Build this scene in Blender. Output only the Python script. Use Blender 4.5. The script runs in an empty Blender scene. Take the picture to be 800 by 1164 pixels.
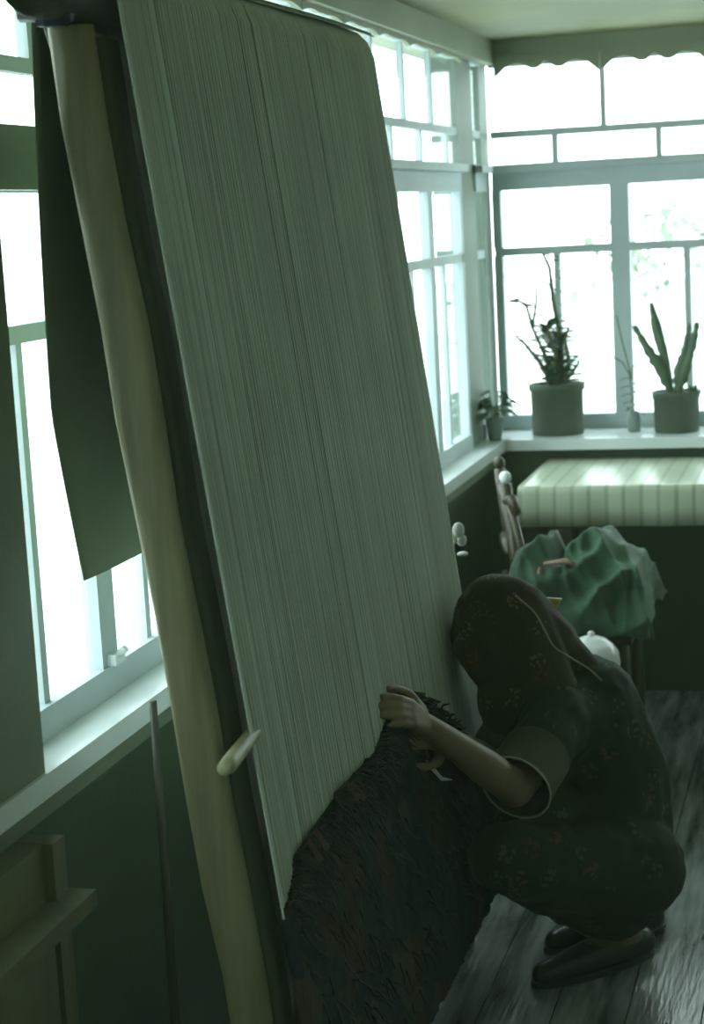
import bpy, bmesh, math, random
from mathutils import Vector, Matrix, noise
from mathutils.bvhtree import BVHTree
random.seed(7)
V = Vector
PI = math.pi
S = bpy.context.scene
C = S.collection

# ------------------------------------------------------------------ camera
F_PX = 2068.86
cd = bpy.data.cameras.new('camera')
cam = bpy.data.objects.new('camera', cd); C.objects.link(cam)
cd.sensor_fit = 'VERTICAL'; cd.sensor_height = 36.0; cd.sensor_width = 36.0*800/1164
cd.lens = 36.0*F_PX/1164
cd.clip_start = 0.05; cd.clip_end = 200
_f = V((-0.26467041, 0.95106002, -0.15948167)); _r = V((0.96429846, 0.2594998, -0.05280475)); _u = V((0.00883502, 0.16776378, 0.98578763))
m = Matrix((( _r.x, _u.x, -_f.x), (_r.y, _u.y, -_f.y), (_r.z, _u.z, -_f.z))).to_4x4()
m.translation = V((0, 0, 1.55)); cam.matrix_world = m
cd.dof.use_dof = True; cd.dof.focus_distance = 3.0; cd.dof.aperture_fstop = 6.3
S.camera = cam

# ------------------------------------------------------------------ world, light, exposure
w = bpy.data.worlds.new('world'); S.world = w; w.use_nodes = True
nt = w.node_tree; bg = nt.nodes['Background']
bg.inputs['Color'].default_value = (0.84, 1.0, 0.98, 1); bg.inputs['Strength'].default_value = 6.0
S.view_settings.view_transform = 'Standard'; S.view_settings.look = 'None'
S.view_settings.gamma = 1.0; S.view_settings.use_curve_mapping = False
S.view_settings.exposure = 0.0
def portal(loc, rot, sx, sy):
    l = bpy.data.lights.new('sky_portal', 'AREA'); l.shape = 'RECTANGLE'; l.size = sx; l.size_y = sy; l.cycles.is_portal = True
    o = bpy.data.objects.new('sky_portal', l); C.objects.link(o); o.location = loc; o.rotation_euler = rot
portal((-1.25, 2.2, 1.43), (0, -PI/2, 0), 1.25, 7.4)        # left window band, facing +x
portal((0.2, 6.08, 1.43), (-PI/2, 0, 0), 2.8, 1.25)         # back window band, facing -y

# ------------------------------------------------------------------ materials
def mat(name, col, rough=0.6, var=0.0, scale=8.0, col2=None, bump=0.0, bscale=60.0, metallic=0.0, stretch=(1,1,1), spec=0.5, island=0.0, sheen=0.0):
    M = bpy.data.materials.new(name); M.use_nodes = True
    n = M.node_tree.nodes; L = M.node_tree.links; b = n['Principled BSDF']
    b.inputs['Roughness'].default_value = rough; b.inputs['Metallic'].default_value = metallic
    b.inputs['Specular IOR Level'].default_value = spec
    if sheen: b.inputs['Sheen Weight'].default_value = sheen
    tc = n.new('ShaderNodeTexCoord'); mp = n.new('ShaderNodeMapping'); mp.inputs['Scale'].default_value = stretch
    L.new(tc.outputs['Object'], mp.inputs['Vector'])
    c2 = col2 or tuple(c*(1-var) for c in col)
    nz = n.new('ShaderNodeTexNoise'); nz.inputs['Scale'].default_value = scale; nz.inputs['Detail'].default_value = 5
    L.new(mp.outputs[0], nz.inputs['Vector'])
    rp = n.new('ShaderNodeValToRGB'); rp.color_ramp.elements[0].position = .35; rp.color_ramp.elements[1].position = .65
    rp.color_ramp.elements[0].color = (*c2, 1); rp.color_ramp.elements[1].color = (*col, 1)
    L.new(nz.outputs['Fac'], rp.inputs['Fac'])
    out = rp.outputs['Color']
    if island:
        g = n.new('ShaderNodeNewGeometry'); mr = n.new('ShaderNodeMapRange'); mr.inputs['To Min'].default_value = 1-island; mr.inputs['To Max'].default_value = 1
        L.new(g.outputs['Random Per Island'], mr.inputs['Value'])
        mx = n.new('ShaderNodeVectorMath'); mx.operation = 'SCALE'; L.new(out, mx.inputs[0]); L.new(mr.outputs[0], mx.inputs['Scale']); out = mx.outputs[0]
    L.new(out, b.inputs['Base Color'])
    if bump:
        n2 = n.new('ShaderNodeTexNoise'); n2.inputs['Scale'].default_value = bscale; n2.inputs['Detail'].default_value = 4
        L.new(mp.outputs[0], n2.inputs['Vector'])
        bp = n.new('ShaderNodeBump'); bp.inputs['Strength'].default_value = bump; bp.inputs['Distance'].default_value = .004
        L.new(n2.outputs['Fac'], bp.inputs['Height']); L.new(bp.outputs[0], b.inputs['Normal'])
    return M
paint = mat('window_paint', (.50,.58,.60), .6, .18, 3, bump=.15, spec=.2)
paint_wall = mat('wall_paint', (.27,.31,.21), .6, .2, 3, bump=.2)
sill_paint = mat('sill_paint', (.80,.87,.88), .20, .12, 4)
ceil_m = mat('ceiling_paint', (.165,.175,.065), .6, .22, 2.5, bump=.1)
cpost_m = mat('post_paint', (.20,.25,.22), .6, .15, 3, spec=.2)
right_m = mat('right_wall_plaster', (.74,.78,.66), .7, .1, 3)
dark_wall = mat('dark_green_paint', (.032,.072,.026), .5, .3, 3, bump=.2)
post_m = mat('dull_olive_paint', (.17,.21,.14), .55, .2, 3, bump=.2)
cup_m = mat('cupboard_wood', (.15,.15,.075), .5, .35, 5, stretch=(3,3,.5))
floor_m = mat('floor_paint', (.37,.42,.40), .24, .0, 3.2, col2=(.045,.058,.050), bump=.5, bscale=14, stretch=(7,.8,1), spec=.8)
sub_m = mat('subfloor', (.02,.025,.02), .8)
wood = mat('pale_pole_wood', (.25,.235,.125), .55, .0, 9, col2=(.16,.155,.075), stretch=(4,4,.35), bump=.3, bscale=30)
wood_shade = mat('shaded_side_wood', (.06,.075,.04), .7, .3, 9, stretch=(4,4,.4), bump=.3)  # darkened wood, shade put into the colour
wood_dark = mat('dark_beam_wood', (.035,.038,.022), .6, .3, 9, bump=.3)
wool = mat('undyed_warp_wool', (.66,.72,.64), .75, .16, 5, stretch=(1,1,.6), island=.2, spec=.2)
wool_edge = mat('white_selvedge_wool', (.66,.73,.66), .7, .1, 5, spec=.2)
rod_m = mat('peeled_rod_wood', (.42,.43,.25), .5, .25, 20)
cloth_m = mat('olive_cloth', (.22,.27,.18), .85, .2, 4, bump=.3, bscale=400, spec=.15)
skin = mat('skin', (.21,.15,.085), .5, .12, 20, bump=.08, bscale=120)
shoe_m = mat('dark_rubber', (.02,.022,.018), .35, .2, 10)
chair_m = mat('chair_wood', (.055,.045,.022), .4, .3, 10)
knob_m = mat('white_enamel', (.80,.84,.84), .15, .04, 6)
pot_m = mat('dark_pot', (.06,.085,.055), .6, .3, 12, bump=.2)
pot2_m = mat('grey_pot', (.22,.29,.27), .5, .2, 12)
soil_m = mat('soil', (.03,.025,.015), .9)
leaf_m = mat('leaf_green', (.07,.14,.07), .45, .35, 30)
leaf2_m = mat('leaf_dull', (.09,.15,.085), .5, .35, 25)
stem_m = mat('stem_green', (.12,.15,.08), .6, .3, 25)
white_rag = mat('white_wool', (.75,.80,.78), .8, .1, 20)
yel = mat('yellow_silk', (.55,.50,.16), .5, .2, 30)
piping_m = mat('rim_highlight_piping', (.34,.32,.20), .5, .1, 30)  # pale tone paints the rim highlights of scarf hem and cuff edge
hair_m = mat('hair', (.02,.018,.014), .5, .2, 30)
steel = mat('steel', (.6,.65,.65), .3, .1, 30, metallic=.8)
snow = mat('pale_ground', (.80,.84,.80), .8, .1, 1)
roof_m = mat('pale_roof', (.78,.82,.80), .7, .08, 2)
ext_wall = mat('pale_plaster', (.70,.76,.70), .8, .1, 2)
fol_m = mat('outdoor_foliage', (.26,.36,.25), .7, .4, 2)
bark_m = mat('bark', (.16,.15,.11), .8, .3, 6)
def glass():
    M = bpy.data.materials.new('window_glass'); M.use_nodes = True; n = M.node_tree.nodes; L = M.node_tree.links; n.clear()
    o = n.new('ShaderNodeOutputMaterial'); t = n.new('ShaderNodeBsdfTransparent'); g = n.new('ShaderNodeBsdfGlossy'); g.inputs['Roughness'].default_value = .03
    t.inputs['Color'].default_value = (.96,.985,.975,1)
    lw_ = n.new('ShaderNodeLayerWeight'); lw_.inputs['Blend'].default_value = .5; pw_ = n.new('ShaderNodeMath'); pw_.operation = 'POWER'; pw_.inputs[1].default_value = 5
    L.new(lw_.outputs['Facing'], pw_.inputs[0]); f = n.new('ShaderNodeMath'); f.operation = 'MULTIPLY_ADD'; f.inputs[1].default_value = .6; f.inputs[2].default_value = .03; L.new(pw_.outputs[0], f.inputs[0]); mx = n.new('ShaderNodeMixShader')
    L.new(f.outputs[0], mx.inputs[0]); L.new(t.outputs[0], mx.inputs[1]); L.new(g.outputs[0], mx.inputs[2]); L.new(mx.outputs[0], o.inputs[0]); return M
glass_m = glass()
def floral(name, base, base2, petals, dens, scale, band=None):
    M = bpy.data.materials.new(name); M.use_nodes = True; n = M.node_tree.nodes; L = M.node_tree.links; b = n['Principled BSDF']
    b.inputs['Roughness'].default_value = .8; b.inputs['Specular IOR Level'].default_value = .2
    tc = n.new('ShaderNodeTexCoord')
    nz = n.new('ShaderNodeTexNoise'); nz.inputs['Scale'].default_value = 6; L.new(tc.outputs['Object'], nz.inputs['Vector'])
    mixb = n.new('ShaderNodeMix'); mixb.data_type = 'RGBA'; mixb.inputs['A'].default_value = (*base,1); mixb.inputs['B'].default_value = (*base2,1)
    L.new(nz.outputs['Fac'], mixb.inputs['Factor'])
    # large flower patches, broken into petals by a small voronoi
    v1 = n.new('ShaderNodeTexVoronoi'); v1.inputs['Scale'].default_value = scale; v1.inputs['Randomness'].default_value = 1; L.new(tc.outputs['Object'], v1.inputs['Vector'])
    l1 = n.new('ShaderNodeMath'); l1.operation = 'LESS_THAN'; l1.inputs[1].default_value = dens; L.new(v1.outputs['Distance'], l1.inputs[0])
    v2 = n.new('ShaderNodeTexVoronoi'); v2.inputs['Scale'].default_value = scale*5.5; L.new(tc.outputs['Object'], v2.inputs['Vector'])
    l2 = n.new('ShaderNodeMath'); l2.operation = 'LESS_THAN'; l2.inputs[1].default_value = .42; L.new(v2.outputs['Distance'], l2.inputs[0])
    mu = n.new('ShaderNodeMath'); mu.operation = 'MULTIPLY'; L.new(l1.outputs[0], mu.inputs[0]); L.new(l2.outputs[0], mu.inputs[1])
    rp = n.new('ShaderNodeValToRGB'); rp.color_ramp.interpolation = 'CONSTANT'
    els = rp.color_ramp.elements; els[0].color = (*petals[0],1)
    for i, p in enumerate(petals[1:]):
        e = els[1] if i == 0 else els.new(.5); e.position = (i+1)/len(petals); e.color = (*p,1)
    sx = n.new('ShaderNodeSeparateXYZ'); L.new(v1.outputs['Color'], sx.inputs[0]); L.new(sx.outputs[0], rp.inputs['Fac'])
    mx = n.new('ShaderNodeMix'); mx.data_type = 'RGBA'; L.new(mu.outputs[0], mx.inputs['Factor']); L.new(mixb.outputs['Result'], mx.inputs['A']); L.new(rp.outputs['Color'], mx.inputs['B'])
    L.new(mx.outputs['Result'], b.inputs['Base Color']); return M
dress_m = floral('flowered_dress', (.020,.030,.018), (.028,.038,.022), [(.070,.082,.058),(.090,.055,.040),(.052,.072,.044)], .33, 15)
scarf_m = floral('flowered_scarf', (.022,.028,.014), (.05,.034,.018), [(.13,.11,.04),(.09,.04,.02),(.07,.08,.03)], .42, 20)
def carpet_mat():
    M = bpy.data.materials.new('knotted_pile'); M.use_nodes = True; n = M.node_tree.nodes; L = M.node_tree.links; b = n['Principled BSDF']
    b.inputs['Roughness'].default_value = .95; b.inputs['Specular IOR Level'].default_value = .1
    tc = n.new('ShaderNodeTexCoord'); v = n.new('ShaderNodeTexVoronoi'); v.inputs['Scale'].default_value = 16; v.distance = 'MANHATTAN'
    L.new(tc.outputs['Object'], v.inputs['Vector']); s = n.new('ShaderNodeSeparateXYZ'); L.new(v.outputs['Color'], s.inputs[0])
    rp = n.new('ShaderNodeValToRGB'); rp.color_ramp.interpolation = 'CONSTANT'; e = rp.color_ramp.elements
    e[0].color = (.016,.026,.020,1); e[1].position = .35; e[1].color = (.030,.022,.016,1)
    q = e.new(.6); q.color = (.014,.020,.026,1); q = e.new(.85); q.color = (.045,.040,.030,1)
    L.new(s.outputs[0], rp.inputs['Fac']); L.new(rp.outputs[0], b.inputs['Base Color']); return M
carpet_m = carpet_mat()
yarn_ms = mat('dark_yarn', (.045,.050,.040), .9, .0, 14, col2=(.022,.032,.030), island=.5)
def stripe_mat():
    M = bpy.data.materials.new('striped_tablecloth'); M.use_nodes = True; n = M.node_tree.nodes; L = M.node_tree.links; b = n['Principled BSDF']
    b.inputs['Roughness'].default_value = .30
    tc = n.new('ShaderNodeTexCoord'); s = n.new('ShaderNodeSeparateXYZ'); L.new(tc.outputs['Object'], s.inputs[0])
    m1 = n.new('ShaderNodeMath'); m1.operation = 'MULTIPLY'; m1.inputs[1].default_value = 10.2; L.new(s.outputs[0], m1.inputs[0])
    fr = n.new('ShaderNodeMath'); fr.operation = 'FRACT'; L.new(m1.outputs[0], fr.inputs[0])
    rp = n.new('ShaderNodeValToRGB'); e = rp.color_ramp.elements
    e[0].color = (.42,.48,.36,1); e[1].position = 1; e[1].color = (.42,.48,.36,1)
    for p_, c_ in ((.10,(.42,.48,.36)),(.14,(.30,.36,.25)),(.22,(.31,.37,.26)),(.26,(.46,.52,.40)),(.60,(.44,.50,.38)),(.64,(.30,.35,.25)),(.70,(.30,.35,.25)),(.74,(.44,.50,.38))):
        q = e.new(p_); q.color = (*c_,1)
    L.new(fr.outputs[0], rp.inputs[0]); L.new(rp.outputs[0], b.inputs['Base Color']); return M
stripe_m = stripe_mat()
blank_m = mat('green_blanket', (.042,.125,.066), .85, .0, 7, col2=(.022,.064,.036), bump=.2, bscale=200, sheen=.2)
blank2_m = mat('pink_lining', (.30,.19,.13), .8, .2, 12)

# ------------------------------------------------------------------ object helpers
def link(o, parent=None):
    C.objects.link(o)
    if parent: o.parent = parent
    return o
def empty(name, loc=(0,0,0), label=None, cat=None, group=None, kind=None):
    o = bpy.data.objects.new(name, None); o.location = loc; o.empty_display_size = .05; link(o); tag(o, label, cat, group, kind); return o
def tag(o, label=None, cat=None, group=None, kind=None):
    if label: o['label'] = label
    if cat: o['category'] = cat
    if group: o['group'] = group
    if kind: o['kind'] = kind
    return o
def obj(name, bm, mt, parent=None, smooth=True, bevel=0.0):
    me = bpy.data.meshes.new(name)
    if bevel > 0:
        bmesh.ops.bevel(bm, geom=[e for e in bm.edges if e.is_manifold and e.calc_face_angle(0) > .6], offset=bevel, segments=1, affect='EDGES')
    bmesh.ops.recalc_face_normals(bm, faces=bm.faces)
    if parent is not None:
        off = -parent_world(parent)
        for v in bm.verts: v.co += off
    bm.to_mesh(me); bm.free()
    for p in me.polygons: p.use_smooth = smooth
    me.materials.append(mt)
    return link(bpy.data.objects.new(name, me), parent)
def parent_world(o):
    p = V(o.location)
    while o.parent: o = o.parent; p += V(o.location)
    return p
def box(bm, x0, x1, y0, y1, z0, z1):
    vs = [bm.verts.new((x, y, z)) for x in (x0, x1) for y in (y0, y1) for z in (z0, z1)]
    for f in ((0,1,3,2),(4,6,7,5),(0,4,5,1),(2,3,7,6),(0,2,6,4),(1,5,7,3)): bm.faces.new([vs[i] for i in f])
    return bm
def bx(name, parent, mt, x0, x1, y0, y1, z0, z1, bevel=.003):
    return obj(name, box(bmesh.new(), x0, x1, y0, y1, z0, z1), mt, parent, smooth=False, bevel=bevel)
def tube(bm, pts, rad, seg=8, caps=True, flat=1.0, up=None):
    pts = [V(p) for p in pts]; n = len(pts)
    rads = rad if isinstance(rad, (list, tuple)) else [rad]*n
    rings = []; ref = V(up) if up else None
    for i, p in enumerate(pts):
        t = (pts[min(i+1, n-1)] - pts[max(i-1, 0)])
        t = t.normalized() if t.length > 1e-9 else V((0,0,1))
        if ref is None: ref = V((0,0,1)) if abs(t.z) < .8 else V((1,0,0))
        a = (ref - t*ref.dot(t)); a = a.normalized() if a.length > 1e-6 else t.orthogonal().normalized()
        b = t.cross(a); ref = a if not up else V(up)
        rings.append([bm.verts.new(p + (a*math.cos(k*2*PI/seg)*flat + b*math.sin(k*2*PI/seg))*rads[i]) for k in range(seg)])
    for i in range(n-1):
        for k in range(seg):
            bm.faces.new((rings[i][k], rings[i][(k+1)%seg], rings[i+1][(k+1)%seg], rings[i+1][k]))
    if caps: bm.faces.new(rings[0][::-1]); bm.faces.new(rings[-1])
    return bm
def lathe(bm, prof, c=(0,0,0), seg=24, axis='Z'):
    c = V(c); rings = []
    for r, h in prof:
        ring = []
        for k in range(seg):
            a = k*2*PI/seg; ca, sa = math.cos(a)*r, math.sin(a)*r
            ring.append(bm.verts.new(c + (V((ca, sa, h)) if axis == 'Z' else V((ca, h, sa)))))
        rings.append(ring)
    for i in range(len(rings)-1):
        for k in range(seg):
            bm.faces.new((rings[i][k], rings[i][(k+1)%seg], rings[i+1][(k+1)%seg], rings[i+1][k]))
    bm.faces.new(rings[0][::-1]); bm.faces.new(rings[-1])
    return bm
def prism_yz(bm, poly, x0, x1):     # polygon of (y, z), extruded along x
    a = [bm.verts.new((x0, y, z)) for y, z in poly]; b = [bm.verts.new((x1, y, z)) for y, z in poly]
    n = len(poly); bm.faces.new(a); bm.faces.new(b[::-1])
    for i in range(n): bm.faces.new((a[i], a[(i+1)%n], b[(i+1)%n], b[i]))
    return bm
def prism_xz(bm, poly, y0, y1):
    a = [bm.verts.new((x, y0, z)) for x, z in poly]; b = [bm.verts.new((x, y1, z)) for x, z in poly]
    n = len(poly); bm.faces.new(a); bm.faces.new(b[::-1])
    for i in range(n): bm.faces.new((a[i], a[(i+1)%n], b[(i+1)%n], b[i]))
    return bm
# organic shapes: overlapping tapered capsules and ellipsoids fused into one skin
def capsule(bm, a, b, ra, rb, seg=14, flat=1.0, up=None):
    a, b = V(a), V(b); d = (b-a); d = d.normalized() if d.length > 1e-6 else V((0,0,1)); pts = []; rr = []
    for k in range(5):
        t = (k+.25)/5*PI/2 if k == 0 else k/5*PI/2
        pts.append(a - d*ra*math.cos(t)); rr.append(ra*math.sin(t))
    for k in range(1): pts.append(a); rr.append(ra)
    pts.append(b); rr.append(rb)
    for k in range(4, -1, -1):
        t = (k+.25)/5*PI/2 if k == 0 else k/5*PI/2
        pts.append(b + d*rb*math.cos(t)); rr.append(rb*math.sin(t))
    tube(bm, pts, rr, seg, True, flat, up)
def chain(bm, pts, rads, **k):
    for i in range(len(pts)-1): capsule(bm, pts[i], pts[i+1], rads[i], rads[i+1], **k)
def ellipsoid(bm, c, r, rot=None):
    M = Matrix.Translation(V(c)) @ (rot.to_4x4() if rot else Matrix.Identity(4)) @ Matrix.Diagonal((*r, 1))
    bmesh.ops.create_icosphere(bm, subdivisions=3, radius=1, matrix=M)
def fuse(name, bm, mt, parent, voxel=.006, smooth=6, disp=None):
    bmesh.ops.recalc_face_normals(bm, faces=bm.faces)
    me = bpy.data.meshes.new('tmp'); bm.to_mesh(me); bm.free()
    o = bpy.data.objects.new('tmp', me); C.objects.link(o)
    r = o.modifiers.new('r', 'REMESH'); r.mode = 'VOXEL'; r.voxel_size = voxel; r.use_smooth_shade = True
    if smooth: s = o.modifiers.new('s', 'SMOOTH'); s.factor = .5; s.iterations = smooth
    dg = bpy.context.evaluated_depsgraph_get(); dg.update()
    me2 = bpy.data.meshes.new_from_object(o.evaluated_get(dg))
    bpy.data.objects.remove(o); bpy.data.meshes.remove(me)
    b2 = bmesh.new(); b2.from_mesh(me2); bpy.data.meshes.remove(me2)
    if disp:
        b2.normal_update()
        for v in b2.verts: v.co += v.normal*disp(v.co)
    tree = BVHTree.FromBMesh(b2)
    return obj(name, b2, mt, parent), tree

# ------------------------------------------------------------------ room shell
XL, YB, XR, YF = -1.135, 5.96, 1.55, -1.55
XS, YS, ZS, ZC = -1.0607, 5.68, .824, 2.085
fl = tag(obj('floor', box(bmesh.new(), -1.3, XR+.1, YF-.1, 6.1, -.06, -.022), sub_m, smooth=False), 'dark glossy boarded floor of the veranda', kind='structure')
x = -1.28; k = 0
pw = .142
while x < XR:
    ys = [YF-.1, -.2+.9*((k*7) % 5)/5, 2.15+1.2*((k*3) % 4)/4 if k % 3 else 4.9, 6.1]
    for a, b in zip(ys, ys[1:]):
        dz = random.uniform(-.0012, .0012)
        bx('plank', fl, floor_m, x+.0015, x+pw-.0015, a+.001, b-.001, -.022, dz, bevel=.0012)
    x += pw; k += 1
st = lambda o, lab: tag(o, lab, kind='structure')
st(obj('ceiling', box(bmesh.new(), -1.3, XR+.1, YF-.1, 6.15, ZC, ZC+.06), ceil_m, smooth=False), 'low painted olive ceiling')
wl = st(obj('wall_left', box(bmesh.new(), -1.25, -1.125, YF, 5.96, 0, .79), dark_wall, smooth=False), 'dark green wall below the left window sill')
wb = st(obj('wall_back', box(bmesh.new(), -1.25, XR, 5.72, 5.99, 0, .79), dark_wall, smooth=False), 'dark green wall below the back windows')
st(obj('wall_right', box(bmesh.new(), XR, XR+.1, YF, 6.1, 0, ZC), right_m, smooth=False), 'pale plastered inner wall of the veranda')
st(obj('wall_front', box(bmesh.new(), -1.25, XR, YF-.1, YF, 0, ZC), paint_wall, smooth=False), 'end wall behind the viewer')
st(obj('trim_10', box(bmesh.new(), XR-.02, XR, YF, 5.68, 0, .95), dark_wall, smooth=False, bevel=.004), 'dark green dado added to dim the lower right wall')  # unseen panel, added to cut bounce light low in the room
st(obj('trim_11', box(bmesh.new(), -1.12, XR-.02, YF, YF+.02, 0, .95), dark_wall, smooth=False, bevel=.004), 'dark green dado added to dim the lower end wall')  # same unseen panel on the end wall, added for darkness below
# sills: one board along the left wall, one along the back, mitred lip
bm = bmesh.new(); box(bm, -1.20, XS, YF, YS+.02, ZS-.034, ZS)
s1 = st(obj('trim_1', bm, sill_paint, smooth=False, bevel=.005), 'glossy white window sill board along the left wall')
bm = bmesh.new(); box(bm, -1.20, XR, YS, 5.985, ZS-.034, ZS)
s2 = st(obj('trim_2', bm, sill_paint, smooth=False, bevel=.005), 'glossy white window sill board along the back wall')
bm = bmesh.new(); box(bm, -1.125, -1.085, YF, YS+.02, ZS-.075, ZS-.034)
st(obj('trim_3', bm, post_m, smooth=False, bevel=.004), 'olive moulding under the left sill')
# head plates above the windows
bm = bmesh.new(); box(bm, -1.25, -1.10, YF, 5.99, 2.012, ZC)
st(obj('trim_4', bm, paint_wall, smooth=False, bevel=.006), 'pale head beam above the left windows')
bm = bmesh.new(); box(bm, -1.25, XR, 5.93, 6.03, 2.03, ZC)
st(obj('trim_5', bm, paint_wall, smooth=False, bevel=.006), 'pale head beam above the back windows')

# haze volume added to lift the dark tones and veil the windows
HZ = bpy.data.materials.new('added_haze_veil'); HZ.use_nodes = True; n_ = HZ.node_tree.nodes; n_.clear()
vs_ = n_.new('ShaderNodeVolumeScatter'); vs_.inputs['Density'].default_value = .0095; vs_.inputs['Anisotropy'].default_value = .35; vs_.inputs['Color'].default_value = (.74,1,.60,1)
ho = n_.new('ShaderNodeOutputMaterial'); HZ.node_tree.links.new(vs_.outputs[0], ho.inputs['Volume'])
tag(obj('haze', box(bmesh.new(), -1.32, XR+.13, YF-.13, 6.17, -.08, ZC+.08), HZ, smooth=False), 'thin haze added to lift the dark tones', kind='structure')

# windows. rails: z bands shared by both glazed walls
def glaze_wall(win, axis, const, a0, a1, posts, top_m, small_m, low_m, depth=.045, gd=.02):
    # axis 'L': runs along y at x=const, 'B': runs along x at y=const ; inner face at const
    d_ = depth
    def piece(name, u0, u1, z0, z1, inset=0., proud=0., mt=paint, bev=.004, d=depth):
        if axis == 'L': return bx(name, win, mt, const-d, const+proud-inset, u0, u1, z0, z1, bev)
        if axis == 'F': return bx(name, win, mt, u0, u1, const-d, const+proud-inset, z0, z1, bev)
        return bx(name, win, mt, u0, u1, const+inset-proud, const+d, z0, z1, bev)
    piece('rail', a0, a1, ZS-.002, .872, proud=.006)            # bottom rail
    piece('rail', a0, a1, 1.398, 1.424, inset=.004)             # middle rail
    piece('transom', a0, a1, 1.610, 1.694, proud=.004)
    piece('transom_moulding', a0, a1, 1.668, 1.690, proud=.028)
    piece('rail', a0, a1, 1.779, 1.801, inset=.004)
    piece('rail', a0, a1, 2.004, 2.03)
    for u, w_ in posts:                                         # casement stiles, sill to transom
        piece('stile', u-w_/2, u+w_/2, .872, 1.398, proud=.003); piece('stile', u-w_/2, u+w_/2, 1.424, 1.610, proud=.003)
    for u in top_m: piece('mullion', u-.008, u+.008, 1.801, 2.004, inset=.006, d=min(d_, .03))
    for u in small_m: piece('mullion', u-.009, u+.009, 1.694, 1.779, inset=.006, d=min(d_, .03))
    for u in low_m: piece('mullion', u-.010, u+.010, .872, 1.398, inset=.006)
    def panes(cuts, z0, z1):
        cuts = sorted(cuts)
        for a, b in zip(cuts, cuts[1:]):
            if b-a < .03: continue
            c = gd
            if axis == 'L': bx('pane', win, glass_m, const-c-.003, const-c, a, b, z0-.002, z1+.002, 0)
            elif axis == 'F': bx('pane', win, glass_m, a, b, const-c-.003, const-c, z0-.002, z1+.002, 0)
            else: bx('pane', win, glass_m, a, b, const+c, const+c+.003, z0-.002, z1+.002, 0)
    ps = [u for u, _ in posts]
    panes([a0]+[u for u in ps if a0 < u < a1]+[a1], 1.424, 1.610)
    panes([a0]+[u for u in ps+low_m if a0 < u < a1]+[a1], .872, 1.398)
    panes([a0]+top_m+[a1], 1.801, 2.004); panes([a0]+small_m+[a1], 1.694, 1.779)
# left wall: far glazing, then posts
lw = st(empty('window_1', (XL, 3.9, ZS)), 'long white framed window band of the left wall')
posts = [(5.06-.41*i, .062) for i in range(0, 8)]
lowm = [5.06+.19-.41*i for i in range(0, 8)]
glaze_wall(lw, 'L', XL, 2.20, 5.50, posts+[(2.215, .03), (5.485, .03)], [5.18-.335*i for i in range(0, 9)], [5.37-.345*i for i in range(0, 10)], lowm, .024, .012)
# narrow sliver of glazing between the post and the corner
ls = st(empty('window_2', (XL, 5.8, ZS)), 'narrow strip of window glass beside the corner post')
glaze_wall(ls, 'L', XL, 5.72, 5.90, [], [], [], [], .024, .012)
st(obj('trim_6', box(bmesh.new(), -1.22, XL-.003, 5.50, 5.74, ZS, 2.012), cpost_m, smooth=False, bevel=.006), 'pale green corner post of the left wall')
st(obj('trim_7', box(bmesh.new(), -1.22, XL-.003, 5.86, 6.0, ZS, 2.03), cpost_m, smooth=False, bevel=.006), 'pale green post in the room corner')
# pillar standing on the near end of the sill and the window before it
st(obj('trim_8', box(bmesh.new(), -1.22, -1.067, 1.93, 2.20, ZS, 2.012), post_m, smooth=False, bevel=.004), 'dull olive pillar standing on the left sill')
st(obj('trim_9', box(bmesh.new(), -1.22, -1.10, 2.20, 2.62, 1.612, 1.70), post_m, smooth=False, bevel=.004), 'dull olive cross beam of the left windows')
lf = st(empty('window_3', (XL, .2, ZS)), 'window band of the left wall nearer the viewer')
glaze_wall(lf, 'L', XL, YF, 1.93, [(1.93-.435*i, .05) for i in range(0, 9)], [1.6-.34*i for i in range(0, 9)], [1.75-.34*i for i in range(0, 9)], [1.70-.435*i for i in range(0, 7)], .024, .012)
bw = st(empty('window_4', (.2, YB, ZS)), 'wide white framed window band of the back wall')
bposts = [(-1.113, .028)]+[(-.713+.42*i, .060) for i in range(0, 6)]
glaze_wall(bw, 'B', YB, -1.125, XR, bposts, [-.757+.345*i for i in range(0, 7)], [-.916+.333*i for i in range(0, 8)], [-.922+.42*i for i in range(0, 6)])
# scalloped pelmet boards over the back windows: one per bay
def pelmet(x0, x1, y0, y1, zt, zb):
    n = 40; poly = []
    for i in range(n+1):
        t = i/n; s = abs(t-.5)*2                       # 1 at the ends, 0 at the cusp
        z = zb + .024*math.sin(PI*min(1, max(0, s)))**1.2 + .028*math.exp(-(s/.10)**2) - .012*math.exp(-((s-.30)/.14)**2) - .016*max(0, s-.8)/.2
        poly.append((x0+(x1-x0)*t, z))
    poly += [(x1, zt), (x0, zt)]
    return prism_xz(bmesh.new(), poly, y0, y1)
xs = [-1.10, -.757]+[-.757+.345*i for i in range(1, 7)]
for i, (a, b) in enumerate(zip(xs, xs[1:])):
    o = obj('pelmet', pelmet(a+.002, b-.002, 5.925, 5.94, 2.035, 1.985), paint_wall, bw, smooth=False)
def pelmet_y(a, b):
    n = 24; poly = []
    for i in range(n+1):
        t = i/n; s = abs(t-.5)*2
        poly.append((a+(b-a)*t, 1.992 + .010*math.sin(PI*s) + .008*math.exp(-(s/.12)**2)))
    poly += [(b, 2.02), (a, 2.02)]
    return prism_yz(bmesh.new(), poly, XL+.004, XL+.016)
for i in range(-1, 8): obj('pelmet', pelmet_y(5.18-.335*i-.335+.002, 5.18-.335*i-.002), paint_wall, lw, smooth=False)
# latch on the near casement
bm = bmesh.new(); box(bm, XL+.003, XL+.018, 2.585, 2.625, .874, .892); tube(bm, [(XL+.012, 2.60, .885), (XL+.03, 2.60, .90)], .006)
obj('latch', bm, sill_paint, lw, smooth=False)

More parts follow.
